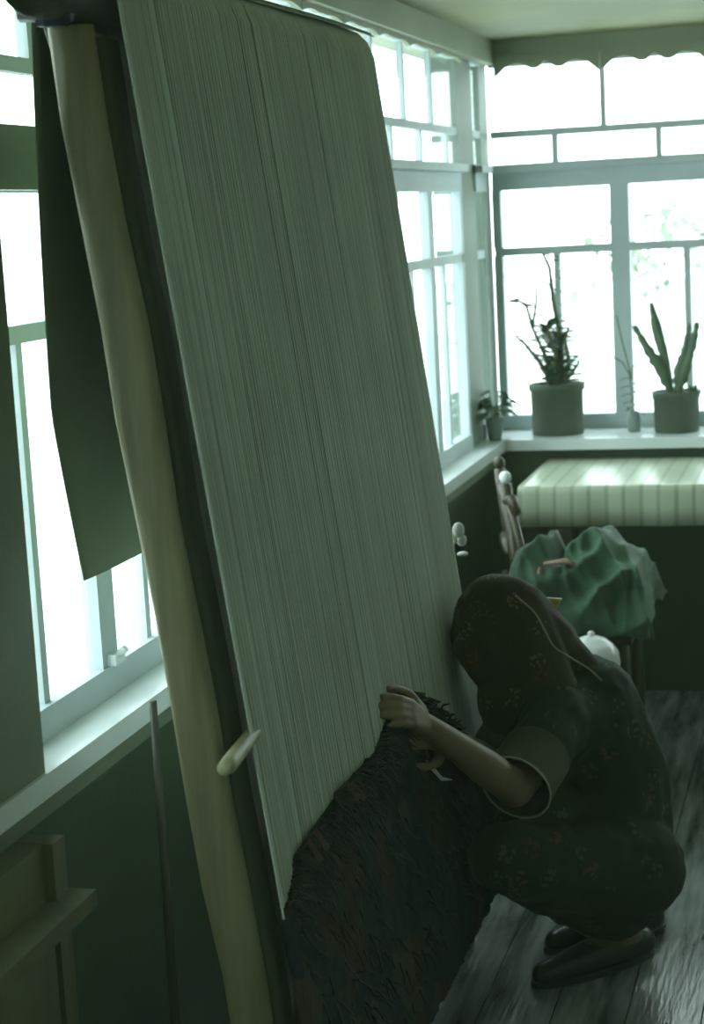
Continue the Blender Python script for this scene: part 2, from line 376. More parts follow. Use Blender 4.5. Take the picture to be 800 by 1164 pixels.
# ------------------------------------------------------------------ outside
bm = bmesh.new(); box(bm, -40, 40, -30, 70, -1.4, -1.2)
tag(obj('ground', bm, snow, smooth=False), 'pale bright ground outside the windows', kind='structure')
sh = empty('shed', (-1.4, 15, -1.2), 'pale low shed with sloping white roof outside right back window', 'shed')
bm = bmesh.new(); prism_xz(bm, [(-2.2, -1.2), (.6, -1.2), (.6, .9), (-.6, 1.25), (-2.2, .50)], 14.2, 17.0); obj('wall', bm, ext_wall, sh, smooth=False)
bm = bmesh.new(); prism_xz(bm, [(-2.4, .46), (-.6, 1.32), (.8, .90), (.8, .98), (-.6, 1.42), (-2.4, .56)], 13.9, 17.2); obj('roof', bm, roof_m, sh, smooth=False)
def tree(name, x, y, z0, h, r, n, label, seed):
    rnd = random.Random(seed); t = empty(name, (x, y, z0), label, 'tree')
    bm = bmesh.new(); tube(bm, [(x, y, z0), (x+.05, y, z0+h*.5), (x-.03, y, z0+h*.8)], [.09, .06, .03], 8)
    for i in range(9):
        a = rnd.uniform(0, 2*PI); zz = z0+h*rnd.uniform(.35, .7)
        tube(bm, [(x, y, zz), (x+math.cos(a)*r*.7, y+math.sin(a)*r*.7, zz+h*.22)], [.03, .01], 6)
    obj('trunk', bm, bark_m, t)
    bm = bmesh.new()
    for i in range(n):
        while True:
            p = V((rnd.uniform(-1, 1), rnd.uniform(-1, 1), rnd.uniform(-1, 1)))
            if p.length < 1 and noise.noise(p*2.3+V((seed, 0, 0))) > -.12: break
        c = V((x, y, z0+h*.68)) + V((p.x*r, p.y*r, p.z*h*.38))
        a = V((rnd.uniform(-1, 1), rnd.uniform(-1, 1), rnd.uniform(-1, 1))).normalized(); b = a.orthogonal().normalized(); s = rnd.uniform(.04, .09)
        vs = [bm.verts.new(c+a*s), bm.verts.new(c+b*s*.5), bm.verts.new(c-a*s), bm.verts.new(c-b*s*.5)]
        bm.faces.new(vs)
    tag(obj('foliage', bm, fol_m, t, smooth=False), kind='stuff')
tree('garden_tree', -1.75, 18.5, -1.2, 2.7, 1.0, 900, 'leafy tree behind the white shed roof outside right back window', 3)

# ------------------------------------------------------------------ built-in cupboard under the near sill
cb = empty('cupboard', (-1.09, 1.4, 0), 'olive wooden cupboard under the near end of left sill', 'cupboard')
bx('body', cb, cup_m, -1.123, -1.045, .7, 2.125, 0, .748)
bx('corner_post', cb, cup_m, -1.123, -1.030, 2.127, 2.165, 0, .748)
bx('shelf', cb, cup_m, -1.123, -.995, .7, 2.178, .644, .668, bevel=.005)
for i in range(3): bx('door', cb, cup_m, -1.045, -1.030, .72+.47*i, 1.17+.47*i, .06, .62, bevel=.004)

# ------------------------------------------------------------------ loom
def wx(z): return -.70-.119*z                    # x of the leaning warp plane
Y1, Y2 = 2.30, 3.66
lo = empty('carpet_loom', (-.85, 2.98, 0), 'tall leaning upright carpet loom strung with pale wool warp', 'loom')
def pole(y0, y1, dx, w_, mt, name, z1, bow=0.0, r=.010):
    bm = bmesh.new(); n = 14; rings = []
    for i in range(n+1):
        z = z1*i/n; cx = wx(z)+dx + bow*math.sin(PI*i/n) + .0025*math.sin(i*1.9)
        ww = w_*(1+.05*math.sin(i*1.3+.5))
        h0, h1 = cx-ww/2, cx+ww/2
        R_ = min(.020, (y1-y0)*.6)*(1+.3*math.sin(i*2.3)); prof = [(h0+.45*R_, y0+.12*R_), (h0+1.2*R_, y0), (h1-r, y0), (h1, y0+r), (h1, y1-r), (h1-r, y1), (h0+r, y1), (h0, y1-r), (h0, y0+R_), (h0+R_*.13, y0+R_*.45)]
        rings.append([bm.verts.new((a, b, z)) for a, b in prof])
    for i in range(n):
        for k_ in range(10): bm.faces.new((rings[i][k_], rings[i][(k_+1)%10], rings[i+1][(k_+1)%10], rings[i+1][k_]))
    bm.faces.new(rings[0][::-1]); bm.faces.new(rings[-1])
    return obj(name, bm, mt, lo)
pole(2.245, 2.278, -.062, .064, wood, 'side_post', 1.815)
pole(2.280, 2.345, -.048, .040, wood_shade, 'post_shade_strip', 1.80, r=.004)  # dark strip standing in for the shaded side face of the near post
pole(3.585, 3.65, -.12, .06, wood, 'side_post', 1.80)
bm = bmesh.new(); tube(bm, [(-1.0, 2.44, .86), (-.985, 2.40, .3), (-.975, 2.37, 0)], [.006, .008, .009], 8); tag(obj('prop_pole', bm, wood_dark, lo), 'thin dark prop pole')
RC, RZ, RR = -.982, 1.868, .052                    # top roller
bm = bmesh.new(); lathe(bm, [(.02, 2.165), (.046, 2.17), (.050, 2.185), (.050, 2.22), (RR-.002, 2.235), (RR-.002, 3.655), (.05, 3.665), (.044, 3.67)], (RC, 0, RZ), 20, 'Y'); obj('top_beam', bm, wood_dark, lo)
bm = bmesh.new(); tube(bm, [(-1.025, 2.222, 1.832), (-.955, 2.222, 1.826)], .012, 8); box(bm, -1.0, -.965, 2.212, 2.236, 1.812, 1.846); tag(obj('peg', bm, mat('blue_black_iron', (.03,.035,.07), .4, .2, 20), lo), 'blue-black iron peg')
LC, LZ, LR = wx(.17)-.06, .17, .06
bm = bmesh.new(); lathe(bm, [(.05, 2.20), (.062, 2.21), (LR, 2.24), (LR, 3.72), (.058, 3.74)], (LC, 0, LZ), 20, 'Y'); obj('cloth_beam', bm, wood_dark, lo)
# fell: height of the last woven row along the loom
def fell(y):
    pts = [(2.30, .60), (2.34, .612), (2.38, .652), (2.42, .655), (2.55, .662), (2.66, .668), (2.85, .662), (2.95, .69), (3.09, .70), (3.27, .625), (3.41, .535), (3.55, .447), (3.70, .43)]
    if y <= pts[0][0]: return .60
    for (a, za), (b, zb) in zip(pts, pts[1:]):
        if y <= b: return za+(zb-za)*(y-a)/(b-a)
    return .43
bmf = bmesh.new(); bme = bmesh.new(); y = Y1; i = 0
rnd = random.Random(11)
gaps = [2.52, 2.66, 2.74, 2.79, 2.86, 2.97, 3.05, 3.16, 3.33, 3.48]
while y < Y2:
    edge = y < Y1+.008 or (2.405 < y < 2.43) or y > Y2-.012
    bm = bme if edge else bmf
    r = .0019 if edge else .00165
    jx = rnd.uniform(-.0006, .0006); sg = (i % 2)*.002
    zb = fell(y)-.012; slope = rnd.uniform(-.0018, .0018); wv = rnd.uniform(.0005, .0015); ph = rnd.uniform(0, 6)
    pts = []
    for q in range(7):
        z = zb+(1.865-zb)*q/6
        yy = y + slope*(z-1.2)**2*.5 + wv*math.sin(ph+z*5)
        pts.append((wx(z)+jx-sg, yy, z))
    for q in range(1, 6):
        a = PI*q/6*1.0; pts.append((RC+(RR+.003)*math.cos(a), y, RZ+(RR+.003)*math.sin(a)))
    pts.append((RC-RR-.003, y, RZ-.01)); pts.append((wx(1.60)-.080, y, 1.60)); pts.append((wx(.5)-.080, y, .5)); pts.append((LC-LR-.003, y, LZ+.01)); 
    tube(bm, pts, r, 4, False)
    i += 1; stp = .0027
    if edge: stp = .0031
    for g in gaps:
        if g < y < g+.004: stp = .0075
    y += stp*rnd.uniform(.85, 1.15)
tag(obj('warp_threads', bmf, wool, lo), kind='stuff'); tag(obj('edge_threads', bme, wool_edge, lo), 'whiter edge threads of the warp', kind='stuff')
# woven carpet below the fell: pile slab with uneven top
bm = bmesh.new(); ny, nz = 150, 60; front = []; backr = []
for a in range(ny+1):
    yy = 2.302+(Y2-2.302+.005)*a/ny; f = fell(yy); st_ = round(yy/.028)*.028; f = .6*f+.4*fell(st_)
    col = []; colb = []
    for b in range(nz+1):
        z = .17+(f-.17)*b/nz
        bump_ = .006*noise.noise(V((yy*60, z*60, 0)))+.005*noise.noise(V((yy*17, z*17, 3)))
        col.append(bm.verts.new((wx(z)+.013+bump_*(1 if b < nz else 0), yy, z))); colb.append(bm.verts.new((wx(z)-.006, yy, z)))
    front.append(col); backr.append(colb)
for a in range(ny):
    for b in range(nz):
        bm.faces.new((front[a][b], front[a+1][b], front[a+1][b+1], front[a][b+1])); bm.faces.new((backr[a][b], backr[a][b+1], backr[a+1][b+1], backr[a+1][b]))
    bm.faces.new((front[a][nz], front[a+1][nz], backr[a+1][nz], backr[a][nz])); bm.faces.new((front[a][0], backr[a][0], backr[a+1][0], front[a+1][0]))
for b in range(nz):
    bm.faces.new((front[0][b], front[0][b+1], backr[0][b+1], backr[0][b])); bm.faces.new((front[ny][b], backr[ny][b], backr[ny][b+1], front[ny][b+1]))
obj('woven_carpet', bm, carpet_m, lo)
bm = bmesh.new()
for i in range(1500):
    yy = rnd.uniform(2.31, Y2-.01); f = fell(yy); z = f-abs(rnd.gauss(0, .035)) if i % 3 else rnd.uniform(.25, f)
    L_ = rnd.uniform(.015, .04) if i % 3 else rnd.uniform(.02, .045)
    up = rnd.uniform(-.2, .9) if z > f-.03 else rnd.uniform(-1, .2)
    p0 = V((wx(z)+.004, yy, z)); d = V((rnd.uniform(.3, 1), rnd.uniform(-.9, .5), up)).normalized()
    p1 = p0+d*L_*.5; p2 = p0+d*L_+V((0, 0, -L_*.35))
    tube(bm, [p0, p1, p2], [.003, .0025, .0012], 4, True)
tag(obj('yarn_ends', bm, yarn_ms, lo), 'loose dark yarn ends of fresh knots', kind='stuff')
bm = bmesh.new()
for (yy, z, L_, dy) in [(2.385, .655, .030, .01), (2.42, .66, .025, .012), (2.60, .675, .022, .02), (2.62, .665, .025, .03)]:
    for q in range(4): tube(bm, [(wx(z), yy+q*.004, z-.01), (wx(z)+.02, yy+dy*.5+q*.004, z+L_*.4), (wx(z)+.035, yy+dy+q*.006, z-.02)], [.0035, .003, .0015], 5)
tag(obj('yarn_ends', bm, mat('russet_yarn', (.085,.05,.03), .9, .2, 20), lo), 'russet yarn ends at the near edge', kind='stuff')
# heddle rod between the two warp sheets
zr = .846; bm = bmesh.new(); tube(bm, [(wx(zr)+.006, 2.165, zr+.002), (wx(zr)+.004, 2.19, zr), (wx(zr)-.012, 2.36, zr), (wx(zr)-.02, 3.0, zr+.015), (wx(zr)-.016, 3.60, zr+.02), (wx(zr)-.012, 3.70, zr+.022)], [.010, .0125, .011, .011, .011, .011], 10)
obj('heddle_rod', bm, rod_m, lo)
bm = bmesh.new(); ellipsoid(bm, (wx(zr)-.002, 3.715, zr+.040), (.013, .013, .017)); ellipsoid(bm, (wx(zr)+.004, 3.715, zr+.018), (.011, .011, .013)); ellipsoid(bm, (wx(zr)+.004, 3.72, zr-.012), (.012, .012, .005))
obj('rod_binding', bm, white_rag, lo)
# olive cloth hanging over the top beam behind the warp
bm = bmesh.new(); nu, nv = 60, 40; g = []
for a in range(nu+1):
    u = a/nu; row = []
    for b in range(nv+1):
        if b < 8:
            t = b/8*PI*.75+.25*PI; X = RC+(RR+.010)*math.cos(t); Z = RZ+(RR+.010)*math.sin(t)
            if b == 0: pass
            v_ = 0
        else:
            v_ = (b-8)/(nv-8); Z = RZ-(RZ-1.062)*v_; X = RC-RR-.010-.006*v_
        y0 = 2.298-.020*math.sin(PI*v_*.8)+.055*max(0, v_-.7)/.3
        yy = y0+(3.74-y0)*u
        X += (-.0035+.0035*math.sin(yy*13+v_*1.5))*v_
        row.append(bm.verts.new((X, yy, Z+.004*math.sin(yy*4))))
    g.append(row)
for a in range(nu):
    for b in range(nv): bm.faces.new((g[a][b], g[a+1][b], g[a+1][b+1], g[a][b+1]))
hc = tag(obj('hanging_cloth', bm, cloth_m), 'dark olive cloth hanging over the top beam behind the warp', 'cloth')
sm = hc.modifiers.new('thick', 'SOLIDIFY'); sm.thickness = .002

# ------------------------------------------------------------------ table with striped cloth under the back sill
tb = empty('table', (.1, 5.39, 0), 'long table along the back wall under a striped cloth', 'table')
bx('tabletop', tb, chair_m, -.91, 1.35, 5.10, 5.66, .738, .760)
for (lx, ly) in ((-.87, 5.14), (1.31, 5.14), (-.87, 5.62), (1.31, 5.62)): bx('leg', tb, chair_m, lx-.025, lx+.025, ly-.025, ly+.025, 0, .738)
bm = bmesh.new(); nx = 120; prof = [(5.668, .762), (5.5, .763), (5.3, .763), (5.12, .763), (5.097, .760), (5.09, .745), (5.086, .70), (5.084, .650)]
g = []
for a in range(nx+1):
    X = -.922+2.29*a/nx; g.append([bm.verts.new((X, py - (.004*math.sin(X*21)+.003*math.sin(X*47))*(1 if pz < .74 else 0)*(.762-pz)/.1, pz)) for py, pz in prof])
for a in range(nx):
    for b in range(len(prof)-1): bm.faces.new((g[a][b], g[a+1][b], g[a+1][b+1], g[a][b+1]))
tc_ = tag(obj('tablecloth', bm, stripe_m), 'pale green striped cloth covering the back table', 'tablecloth')
sm = tc_.modifiers.new('thick', 'SOLIDIFY'); sm.thickness = .0015; sm.offset = 1

# ------------------------------------------------------------------ chair, blanket, stool, jug
ch = empty('wooden_chair', (-.78, 4.72, 0), 'dark wooden chair with pale post knobs between loom and table', 'chair')
def cyl(name, par, mt, pts, r, seg=10): bm = bmesh.new(); tube(bm, pts, r, seg); return obj(name, bm, mt, par)
for (bx_, by_, nm) in ((-.868, 4.62, 'back_post'), (-.935, 4.90, 'back_post')):
    p = cyl(nm, ch, chair_m, [(bx_+.045, by_, 0), (bx_+.04, by_, .45), (bx_+.0, by_, .845)], [.016, .019, .016])
    bm = bmesh.new(); ellipsoid(bm, (bx_, by_, .862), (.016, .016, .018)); o = obj('finial', bm, knob_m if by_ < 4.7 else chair_m, p)
    if by_ < 4.7: o['label'] = 'pale shiny rounded finial'
for z in (.80, .66, .55): cyl('back_rail', ch, chair_m, [(-.866+.0*z, 4.62, z), (-.905, 4.76, z+.008), (-.93, 4.90, z)], .012)
bx('seat', ch, chair_m, -.85, -.545, 4.55, 4.93, .435, .46, bevel=.008)
for (lx, ly) in ((-.572, 4.58), (-.572, 4.90)): cyl('leg', ch, chair_m, [(lx, ly, 0), (lx, ly, .435)], .018)
cyl('stretcher', ch, chair_m, [(-.83, 4.62, .2), (-.572, 4.58, .2)], .010); cyl('stretcher', ch, chair_m, [(-.90, 4.90, .2), (-.572, 4.90, .2)], .010)
# drooping arm: short rail end sloping down from the near post
cyl('arm', ch, chair_m, [(-.866, 4.62, .80), (-.845, 4.58, .81), (-.83, 4.56, .775)], [.014, .016, .012])
cyl('arm', ch, chair_m, [(-.855, 4.60, .80), (-.82, 4.57, .66), (-.79, 4.555, .55)], .012)
def blanket():
    bm = bmesh.new(); nu, nv = 110, 90; g = []
    prof = [(-.86, .60), (-.83, .685), (-.77, .715), (-.72, .66), (-.68, .70), (-.62, .722), (-.57, .695), (-.535, .66), (-.500, .61), (-.485, .56), (-.49, .50)]
    for a in range(nu+1):
        u = a/nu; k_ = u*(len(prof)-1); i0 = min(int(k_), len(prof)-2); f = k_-i0; f = f*f*(3-2*f)
        X0 = prof[i0][0]+(prof[i0+1][0]-prof[i0][0])*(k_-i0); H = prof[i0][1]+(prof[i0+1][1]-prof[i0][1])*f
        row = []
        for b in range(nv+1):
            v = b/nv; t = v*1.0
            if v < .45: Y = 4.90-.30*(v/.45); Z = .50+(H-.50)*math.sin(PI/2*min(1, v/.33))
            else:
                q = (v-.45)/.55; Y = 4.60-.115*math.sin(q*PI*.62)-.02*q; Z = H-(H-.475)*q**1.35
            X = X0
            n1 = 1-abs(noise.noise(V((X*9-Z*5, Y*4+Z*6, 1.3))))*2.4; n2 = 1-abs(noise.noise(V((X*19+Z*8, Y*9-Z*6, 7))))*2.4
            amp = min(1, v*5)
            Z += amp*(.030*n1+.012*n2-.02)*(1 if v < .6 else .6); Y -= amp*(.032*n1+.014*n2-.015)*(1 if v > .3 else .2)
            X += amp*.018*noise.noise(V((X*8, Y*8, Z*8)))
            if u < .86: Z = max(Z, .470) if Y > 4.54 else Z
            row.append(bm.verts.new((X, Y, Z)))
        g.append(row)
    for a in range(nu):
        for b in range(nv): bm.faces.new((g[a][b], g[a+1][b], g[a+1][b+1], g[a][b+1]))
    return bm
bl = tag(obj('green_blanket', blanket(), blank_m), 'crumpled green blanket heaped on the wooden chair', 'blanket')
sm = bl.modifiers.new('thick', 'SOLIDIFY'); sm.thickness = .006
bm = bmesh.new()
for (a, b, c, r) in (((-.755, 4.515, .655), (-.70, 4.50, .665), (-.675, 4.50, .655), .016), ((-.765, 4.51, .645), (-.775, 4.495, .60), (-.79, 4.49, .56), .018)):
    tube(bm, [a, b, c], [r*.6, r, r*.6], 10, True, .45)
o = obj('turned_edge', bm, blank2_m, bl); o['label'] = 'brownish pink turned-back edge'
sl = empty('low_stool', (-.608, 4.28, 0), 'low wooden stool behind the squatting woman', 'stool')
bm = bmesh.new(); lathe(bm, [(.070, .375), (.080, .382), (.080, .396), (.074, .402)], (-.608, 4.28, 0), 20); obj('seat', bm, chair_m, sl)
for q in range(4):
    a = PI/4+q*PI/2; cyl('leg', sl, chair_m, [(-.608+math.cos(a)*.065, 4.28+math.sin(a)*.065, 0), (-.608+math.cos(a)*.05, 4.28+math.sin(a)*.05, .38)], .012)
jg = empty('enamel_teapot', (-.608, 4.27, .403), 'round white enamel teapot on low stool behind the woman\'s shoulder', 'teapot')
bm = bmesh.new(); lathe(bm, [(.040, .353), (.050, .36), (.064, .385), (.069, .41), (.065, .438), (.052, .455), (.049, .457), (.036, .468), (.018, .475), (.008, .477), (.009, .484), (.004, .488)], (-.608, 4.27, .05), 28); obj('body', bm, knob_m, jg)
cyl('handle', jg, knob_m, [(-.661, 4.25, .50), (-.695, 4.24, .495), (-.695, 4.24, .45), (-.668, 4.25, .44)], .006)

# ------------------------------------------------------------------ plants on the sills
def potbody(bm, c, r0, r1, h, rim=.006):
    lathe(bm, [(r0*.98, 0), (r0, .004), (r1, h-.022), (r1+rim, h-.021), (r1+rim, h-.002), (r1+rim-.003, h), (r1-.004, h), (r1-.006, h-.014)], c, 28)
def leaf(bm, base, d, L_, w_, droop=.3, n=5):
    base = V(base); d = V(d).normalized(); side = d.cross(V((0, 0, 1))); side = side.normalized() if side.length > 1e-3 else V((1, 0, 0))
    prev = None
    for i in range(n+1):
        t = i/n; p = base+d*L_*t+V((0, 0, -droop*L_*t*t)); ww = w_*math.sin(PI*min(.98, max(.04, t))**.8)*.5
        a = bm.verts.new(p-side*ww); c = bm.verts.new(p+V((0, 0, -.12*w_))); b = bm.verts.new(p+side*ww)
        if prev: bm.faces.new((prev[0], prev[1], c, a)); bm.faces.new((prev[1], prev[2], b, c))
        prev = (a, c, b)
ZT = ZS
# 1 tall thorny plant
c1 = (-.915, 5.83, ZT)
p1 = empty('potted_plant', c1, 'tall spindly plant in large dark pot on the back sill', 'plant')
bm = bmesh.new(); potbody(bm, c1, .083, .085, .165); obj('pot', bm, pot_m, p1)
bm = bmesh.new(); lathe(bm, [(.078, .150), (.060, .156), (.02, .158)], c1, 20); obj('soil', bm, soil_m, p1)
rp_ = random.Random(5)
stems = [([(-.905, 5.83, .98), (-.895, 5.83, 1.12), (-.915, 5.83, 1.24), (-.925, 5.83, 1.36), (-.945, 5.83, 1.405)], .007, 16),
         ([(-.925, 5.83, .98), (-.95, 5.83, 1.08), (-.985, 5.82, 1.17), (-.97, 5.82, 1.25), (-.965, 5.82, 1.33)], .005, 12),
         ([(-.985, 5.82, 1.17), (-1.0, 5.81, 1.24), (-1.03, 5.80, 1.265), (-1.055, 5.80, 1.255)], .004, 8),
         ([(-.90, 5.83, .98), (-.87, 5.82, 1.05), (-.88, 5.81, 1.13), (-.865, 5.81, 1.17)], .006, 9),
         ([(-.90, 5.83, .98), (-.86, 5.82, 1.02), (-.835, 5.81, 1.06)], .005, 6),
         ([(-.93, 5.83, .98), (-.96, 5.82, 1.05), (-1.01, 5.81, 1.12), (-1.04, 5.80, 1.15)], .006, 8),
         ([(-.92, 5.83, .98), (-.91, 5.80, 1.08), (-.93, 5.80, 1.16)], .006, 10)]
def along(pts, t):
    pts = [V(p) for p in pts]; n = len(pts)-1; k_ = min(n-1, int(t*n)); return pts[k_].lerp(pts[k_+1], t*n-k_)
bm = bmesh.new(); bl_ = bmesh.new()
for pts, r, nl in stems:
    sp = [along(pts, i/12) for i in range(13)]; tube(bm, sp, [1.5*r*(1-.05*i) for i in range(13)], 7)
    for i in range(nl):
        b = along(pts, (i+.7)/nl); a = rp_.uniform(0, 2*PI)
        if i % 2 == 0: a = 0 if i % 4 else PI
        leaf(bl_, b, (math.cos(a), .5*math.sin(a), rp_.uniform(-.1, .4)), rp_.uniform(.035, .06), .028, .25, 4)
for i in range(150):
    a = rp_.uniform(0, 2*PI); z = .985+.20*rp_.random()**1.3; leaf(bl_, (-.905-.1*(z-.98)+rp_.uniform(-.03, .025), 5.83, z), (math.cos(a), math.sin(a)*.7, rp_.uniform(.2, .9)), rp_.uniform(.04, .09), .030, .3, 4)
obj('stems', bm, stem_m, p1); tag(obj('leaves', bl_, leaf_m, p1), kind='stuff')
# 2 flat stemmed cactus
c2 = (-.535, 5.83, ZT)
p2 = empty('potted_cactus', c2, 'cactus with upright flat fleshy stems in dark round pot', 'plant')
bm = bmesh.new(); potbody(bm, c2, .070, .073, .130, .003); obj('pot', bm, pot_m, p2)
bm = bmesh.new(); lathe(bm, [(.066, .116), (.05, .124), (.02, .127)], c2, 20); obj('soil', bm, soil_m, p2)
def pad(pts, ws, th=.006, wig=0.0):
    bm = bmesh.new(); n = 16; ring = []
    for i in range(n+1):
        t = i/n; p = along(pts, t); q = along(pts, min(1, t+.02))-along(pts, max(0, t-.02)); q.normalize()
        s = q.cross(V((0, 1, 0))).normalized(); k_ = t*(len(ws)-1); a = int(min(k_, len(ws)-2)); wd = ws[a]+(ws[a+1]-ws[a])*(k_-a); wd *= 1+wig*math.sin(i*2.6)
        ring.append([bm.verts.new(p+s*wd), bm.verts.new(p+V((0, -th, 0))), bm.verts.new(p-s*wd), bm.verts.new(p+V((0, th, 0)))])
    for i in range(n):
        for k_ in range(4): bm.faces.new((ring[i][k_], ring[i][(k_+1)%4], ring[i+1][(k_+1)%4], ring[i+1][k_]))
    bm.faces.new(ring[0][::-1]); bm.faces.new(ring[-1]); return bm
for pts, ws, wig in (([(-.545, 5.83, .94), (-.565, 5.83, 1.05), (-.585, 5.83, 1.13), (-.605, 5.82, 1.235)], [.006, .012, .016, .017, .006], .05),
                ([(-.548, 5.83, .94), (-.575, 5.82, 1.02), (-.62, 5.82, 1.09), (-.66, 5.82, 1.165)], [.008, .020, .018, .012, .008], .22),
                ([(-.53, 5.83, .94), (-.525, 5.82, 1.02), (-.50, 5.82, 1.09), (-.485, 5.82, 1.165)], [.012, .016, .012, .011, .005], .2),
                ([(-.53, 5.82, .94), (-.50, 5.81, 1.03), (-.475, 5.81, 1.10), (-.462, 5.81, 1.17)], [.010, .018, .012, .011, .008], .2)):
    obj('flat_stem', pad(pts, ws, .006, wig), leaf2_m, p2)
bm = bmesh.new()
for i in range(10): leaf(bm, (-.475, 5.80, .94), (rp_.uniform(-.2, 1), rp_.uniform(-.4, .4), rp_.uniform(.2, 1.2)), rp_.uniform(.04, .075), .016, .4, 4)
tag(obj('side_leaves', bm, leaf_m, p2), kind='stuff')
# 3 small leafy plant in the corner
c3 = (-1.098, 5.70, ZT)
p3 = empty('corner_plant', c3, 'small leafy plant in little grey pot in the sill corner', 'plant')
bm = bmesh.new(); potbody(bm, c3, .021, .027, .075, .003); obj('pot', bm, pot2_m, p3)
bm = bmesh.new(); bst = bmesh.new()
for i in range(44):
    a = rp_.uniform(0, 2*PI); e_ = rp_.uniform(.1, 1.1); d = V((math.cos(a)*math.cos(e_), math.sin(a)*math.cos(e_)*.6, math.sin(e_)))
    b = V((c3[0], c3[1]-.01, .895)); tip = b+V((d.x*.9, -abs(d.y)*2.2 if d.x < 0 else d.y, d.z))*rp_.uniform(.045, .095)+V((0, 0, .012)); tip.x = max(tip.x, -1.108)
    tube(bst, [b, tip], .0013, 4); leaf(bm, tip, (d.x if tip.x > -1.11 else abs(d.x), d.y, -.1), rp_.uniform(.030, .042), .034, .4, 4)
obj('stems', bst, stem_m, p3); tag(obj('leaves', bm, leaf_m, p3), kind='stuff')
# 4 little sprig in a small glass jar beside the stile
c4 = (-.672, 5.85, ZT)
p4 = empty('sprig_in_jar', c4, 'small leafy sprig in pale jar between the two dark pots', 'plant')
bm = bmesh.new(); lathe(bm, [(.018, 0), (.021, .004), (.021, .05), (.016, .058), (.016, .066)], c4, 18); obj('jar', bm, pot2_m, p4)
bm = bmesh.new(); bst = bmesh.new(); tube(bst, [(c4[0], c4[1], .88), (c4[0]-.005, c4[1], .96), (c4[0]-.012, 5.84, 1.02)], .002, 5)
for i in range(14):
    t = i/14; leaf(bm, (c4[0]-.01*t, c4[1], .885+.12*t), (math.cos(i*2.2), math.sin(i*2.2)*.6, .2), .035, .022, .4, 4)
for pts in ([(-.672, 5.84, .99), (-.70, 5.82, 1.05), (-.76, 5.80, 1.09)], [(-.672, 5.84, .99), (-.665, 5.80, 1.045), (-.645, 5.78, 1.03), (-.63, 5.77, 1.01)], [(-.675, 5.84, 1.0), (-.70, 5.82, 1.12), (-.715, 5.82, 1.2)]):
    sp = [along(pts, i/8) for i in range(9)]; tube(bst, sp, .0022, 5)
obj('stems', bst, stem_m, p4); tag(obj('leaves', bm, leaf2_m, p4), kind='stuff')

# ------------------------------------------------------------------ the weaver
wm = empty('person', (-.50, 3.56, 0), 'woman in dark flowered dress and headscarf squatting at the loom, hands on warp', 'person')
Lh = V((.47, -.88, 0))                                  # towards her left
head = V((-.676, 3.50, .722)); neckb = V((-.585, 3.52, .635))
face_d = V((-.80, -.28, -.53)).normalized()
hd_up = (V((-.45, -.1, .9)) - face_d*V((-.45, -.1, .9)).dot(face_d)).normalized(); hd_s = hd_up.cross(face_d)
def hp(a, b, c): return head + face_d*a + hd_s*b + hd_up*c   # forward, side, up
bm = bmesh.new()
rot = Matrix((hd_s, face_d, hd_up)).transposed()
ellipsoid(bm, hp(-.008, 0, .015), (.070, .088, .088), rot)          # cranium
ellipsoid(bm, hp(.028, 0, -.035), (.052, .055, .070), rot)           # face
capsule(bm, hp(.055, 0, -.092), hp(.03, 0, -.075), .018, .035)       # chin and jaw
capsule(bm, hp(.082, 0, .005), hp(.098, 0, -.030), .007, .011)       # nose
ellipsoid(bm, hp(.092, 0, -.034), (.014, .010, .008), rot)
for s in (-1, 1):
    ellipsoid(bm, hp(.070, s*.026, .016), (.020, .012, .006), rot)   # brow
    ellipsoid(bm, hp(.062, s*.032, -.026), (.018, .016, .015), rot)  # cheek
    ellipsoid(bm, hp(0, s*.070, -.008), (.007, .017, .028), rot)     # ear
ellipsoid(bm, hp(.078, 0, -.058), (.020, .007, .0045), rot); ellipsoid(bm, hp(.075, 0, -.068), (.017, .008, .005), rot)
chain(bm, [head-face_d*.035-hd_up*.05, neckb], [.046, .052])
pel = V((-.475, 3.57, .235)); mid = V((-.495, 3.56, .40)); chest = V((-.535, 3.54, .53))
chain(bm, [neckb, chest, mid, pel], [.055, .105, .10, .12])
shL = V((-.555, 3.40, .565)); shR = V((-.635, 3.63, .575)); elL = V((-.605, 3.19, .495)); elR = V((-.69, 3.40, .47))
wrL = V((-.732, 3.045, .655)); wrR = V((-.722, 3.15, .60))
for sh, el, wr in ((shL, elL, wrL), (shR, elR, wrR)):
    chain(bm, [chest+V((0, 0, .04)), sh, el], [.07, .048, .036]); chain(bm, [el, el.lerp(wr, .35), wr], [.034, .034, .021])
def hand(bm, wr, d, n, th, curl=.5, spread=.12):
    d = V(d).normalized(); n = V(n); n = (n-d*n.dot(d)).normalized(); s = n.cross(d)*th      # s: towards the thumb
    for k_ in (-1.2, -.4, .4, 1.2): capsule(bm, wr+d*.012+s*k_*.007, wr+d*.078+s*k_*.0165, .013, .0105)
    for k_, L_, c in ((1.2, .064, curl*.8), (.4, .072, curl), (-.4, .067, curl*1.1), (-1.2, .052, curl*1.25)):
        p = wr+d*.080+s*k_*.0175; dd = (d+s*k_*spread*.5+n*.1).normalized(); r = .0085 if k_ > -1 else .0075
        for q, f in enumerate((.45, .31, .26)):
            nn = (dd*math.cos(c)+n*math.sin(c)).normalized() if q else (dd*math.cos(c*.5)+n*math.sin(c*.5)).normalized()
            e_ = p+nn*L_*f; capsule(bm, p, e_, r, r*.9, 10); p, dd, r = e_, nn, r*.9
    p = wr+d*.022+s*.020; q1 = p+(d*.55+s*.75+n*.25).normalized()*.036; q2 = q1+(d*.85+s*.2+n*.45).normalized()*.030; q3 = q2+(d*.9-s*.1+n*.4).normalized()*.022
    capsule(bm, p, q1, .014, .010, 10); capsule(bm, q1, q2, .0098, .0088, 10); capsule(bm, q2, q3, .0088, .0075, 10)
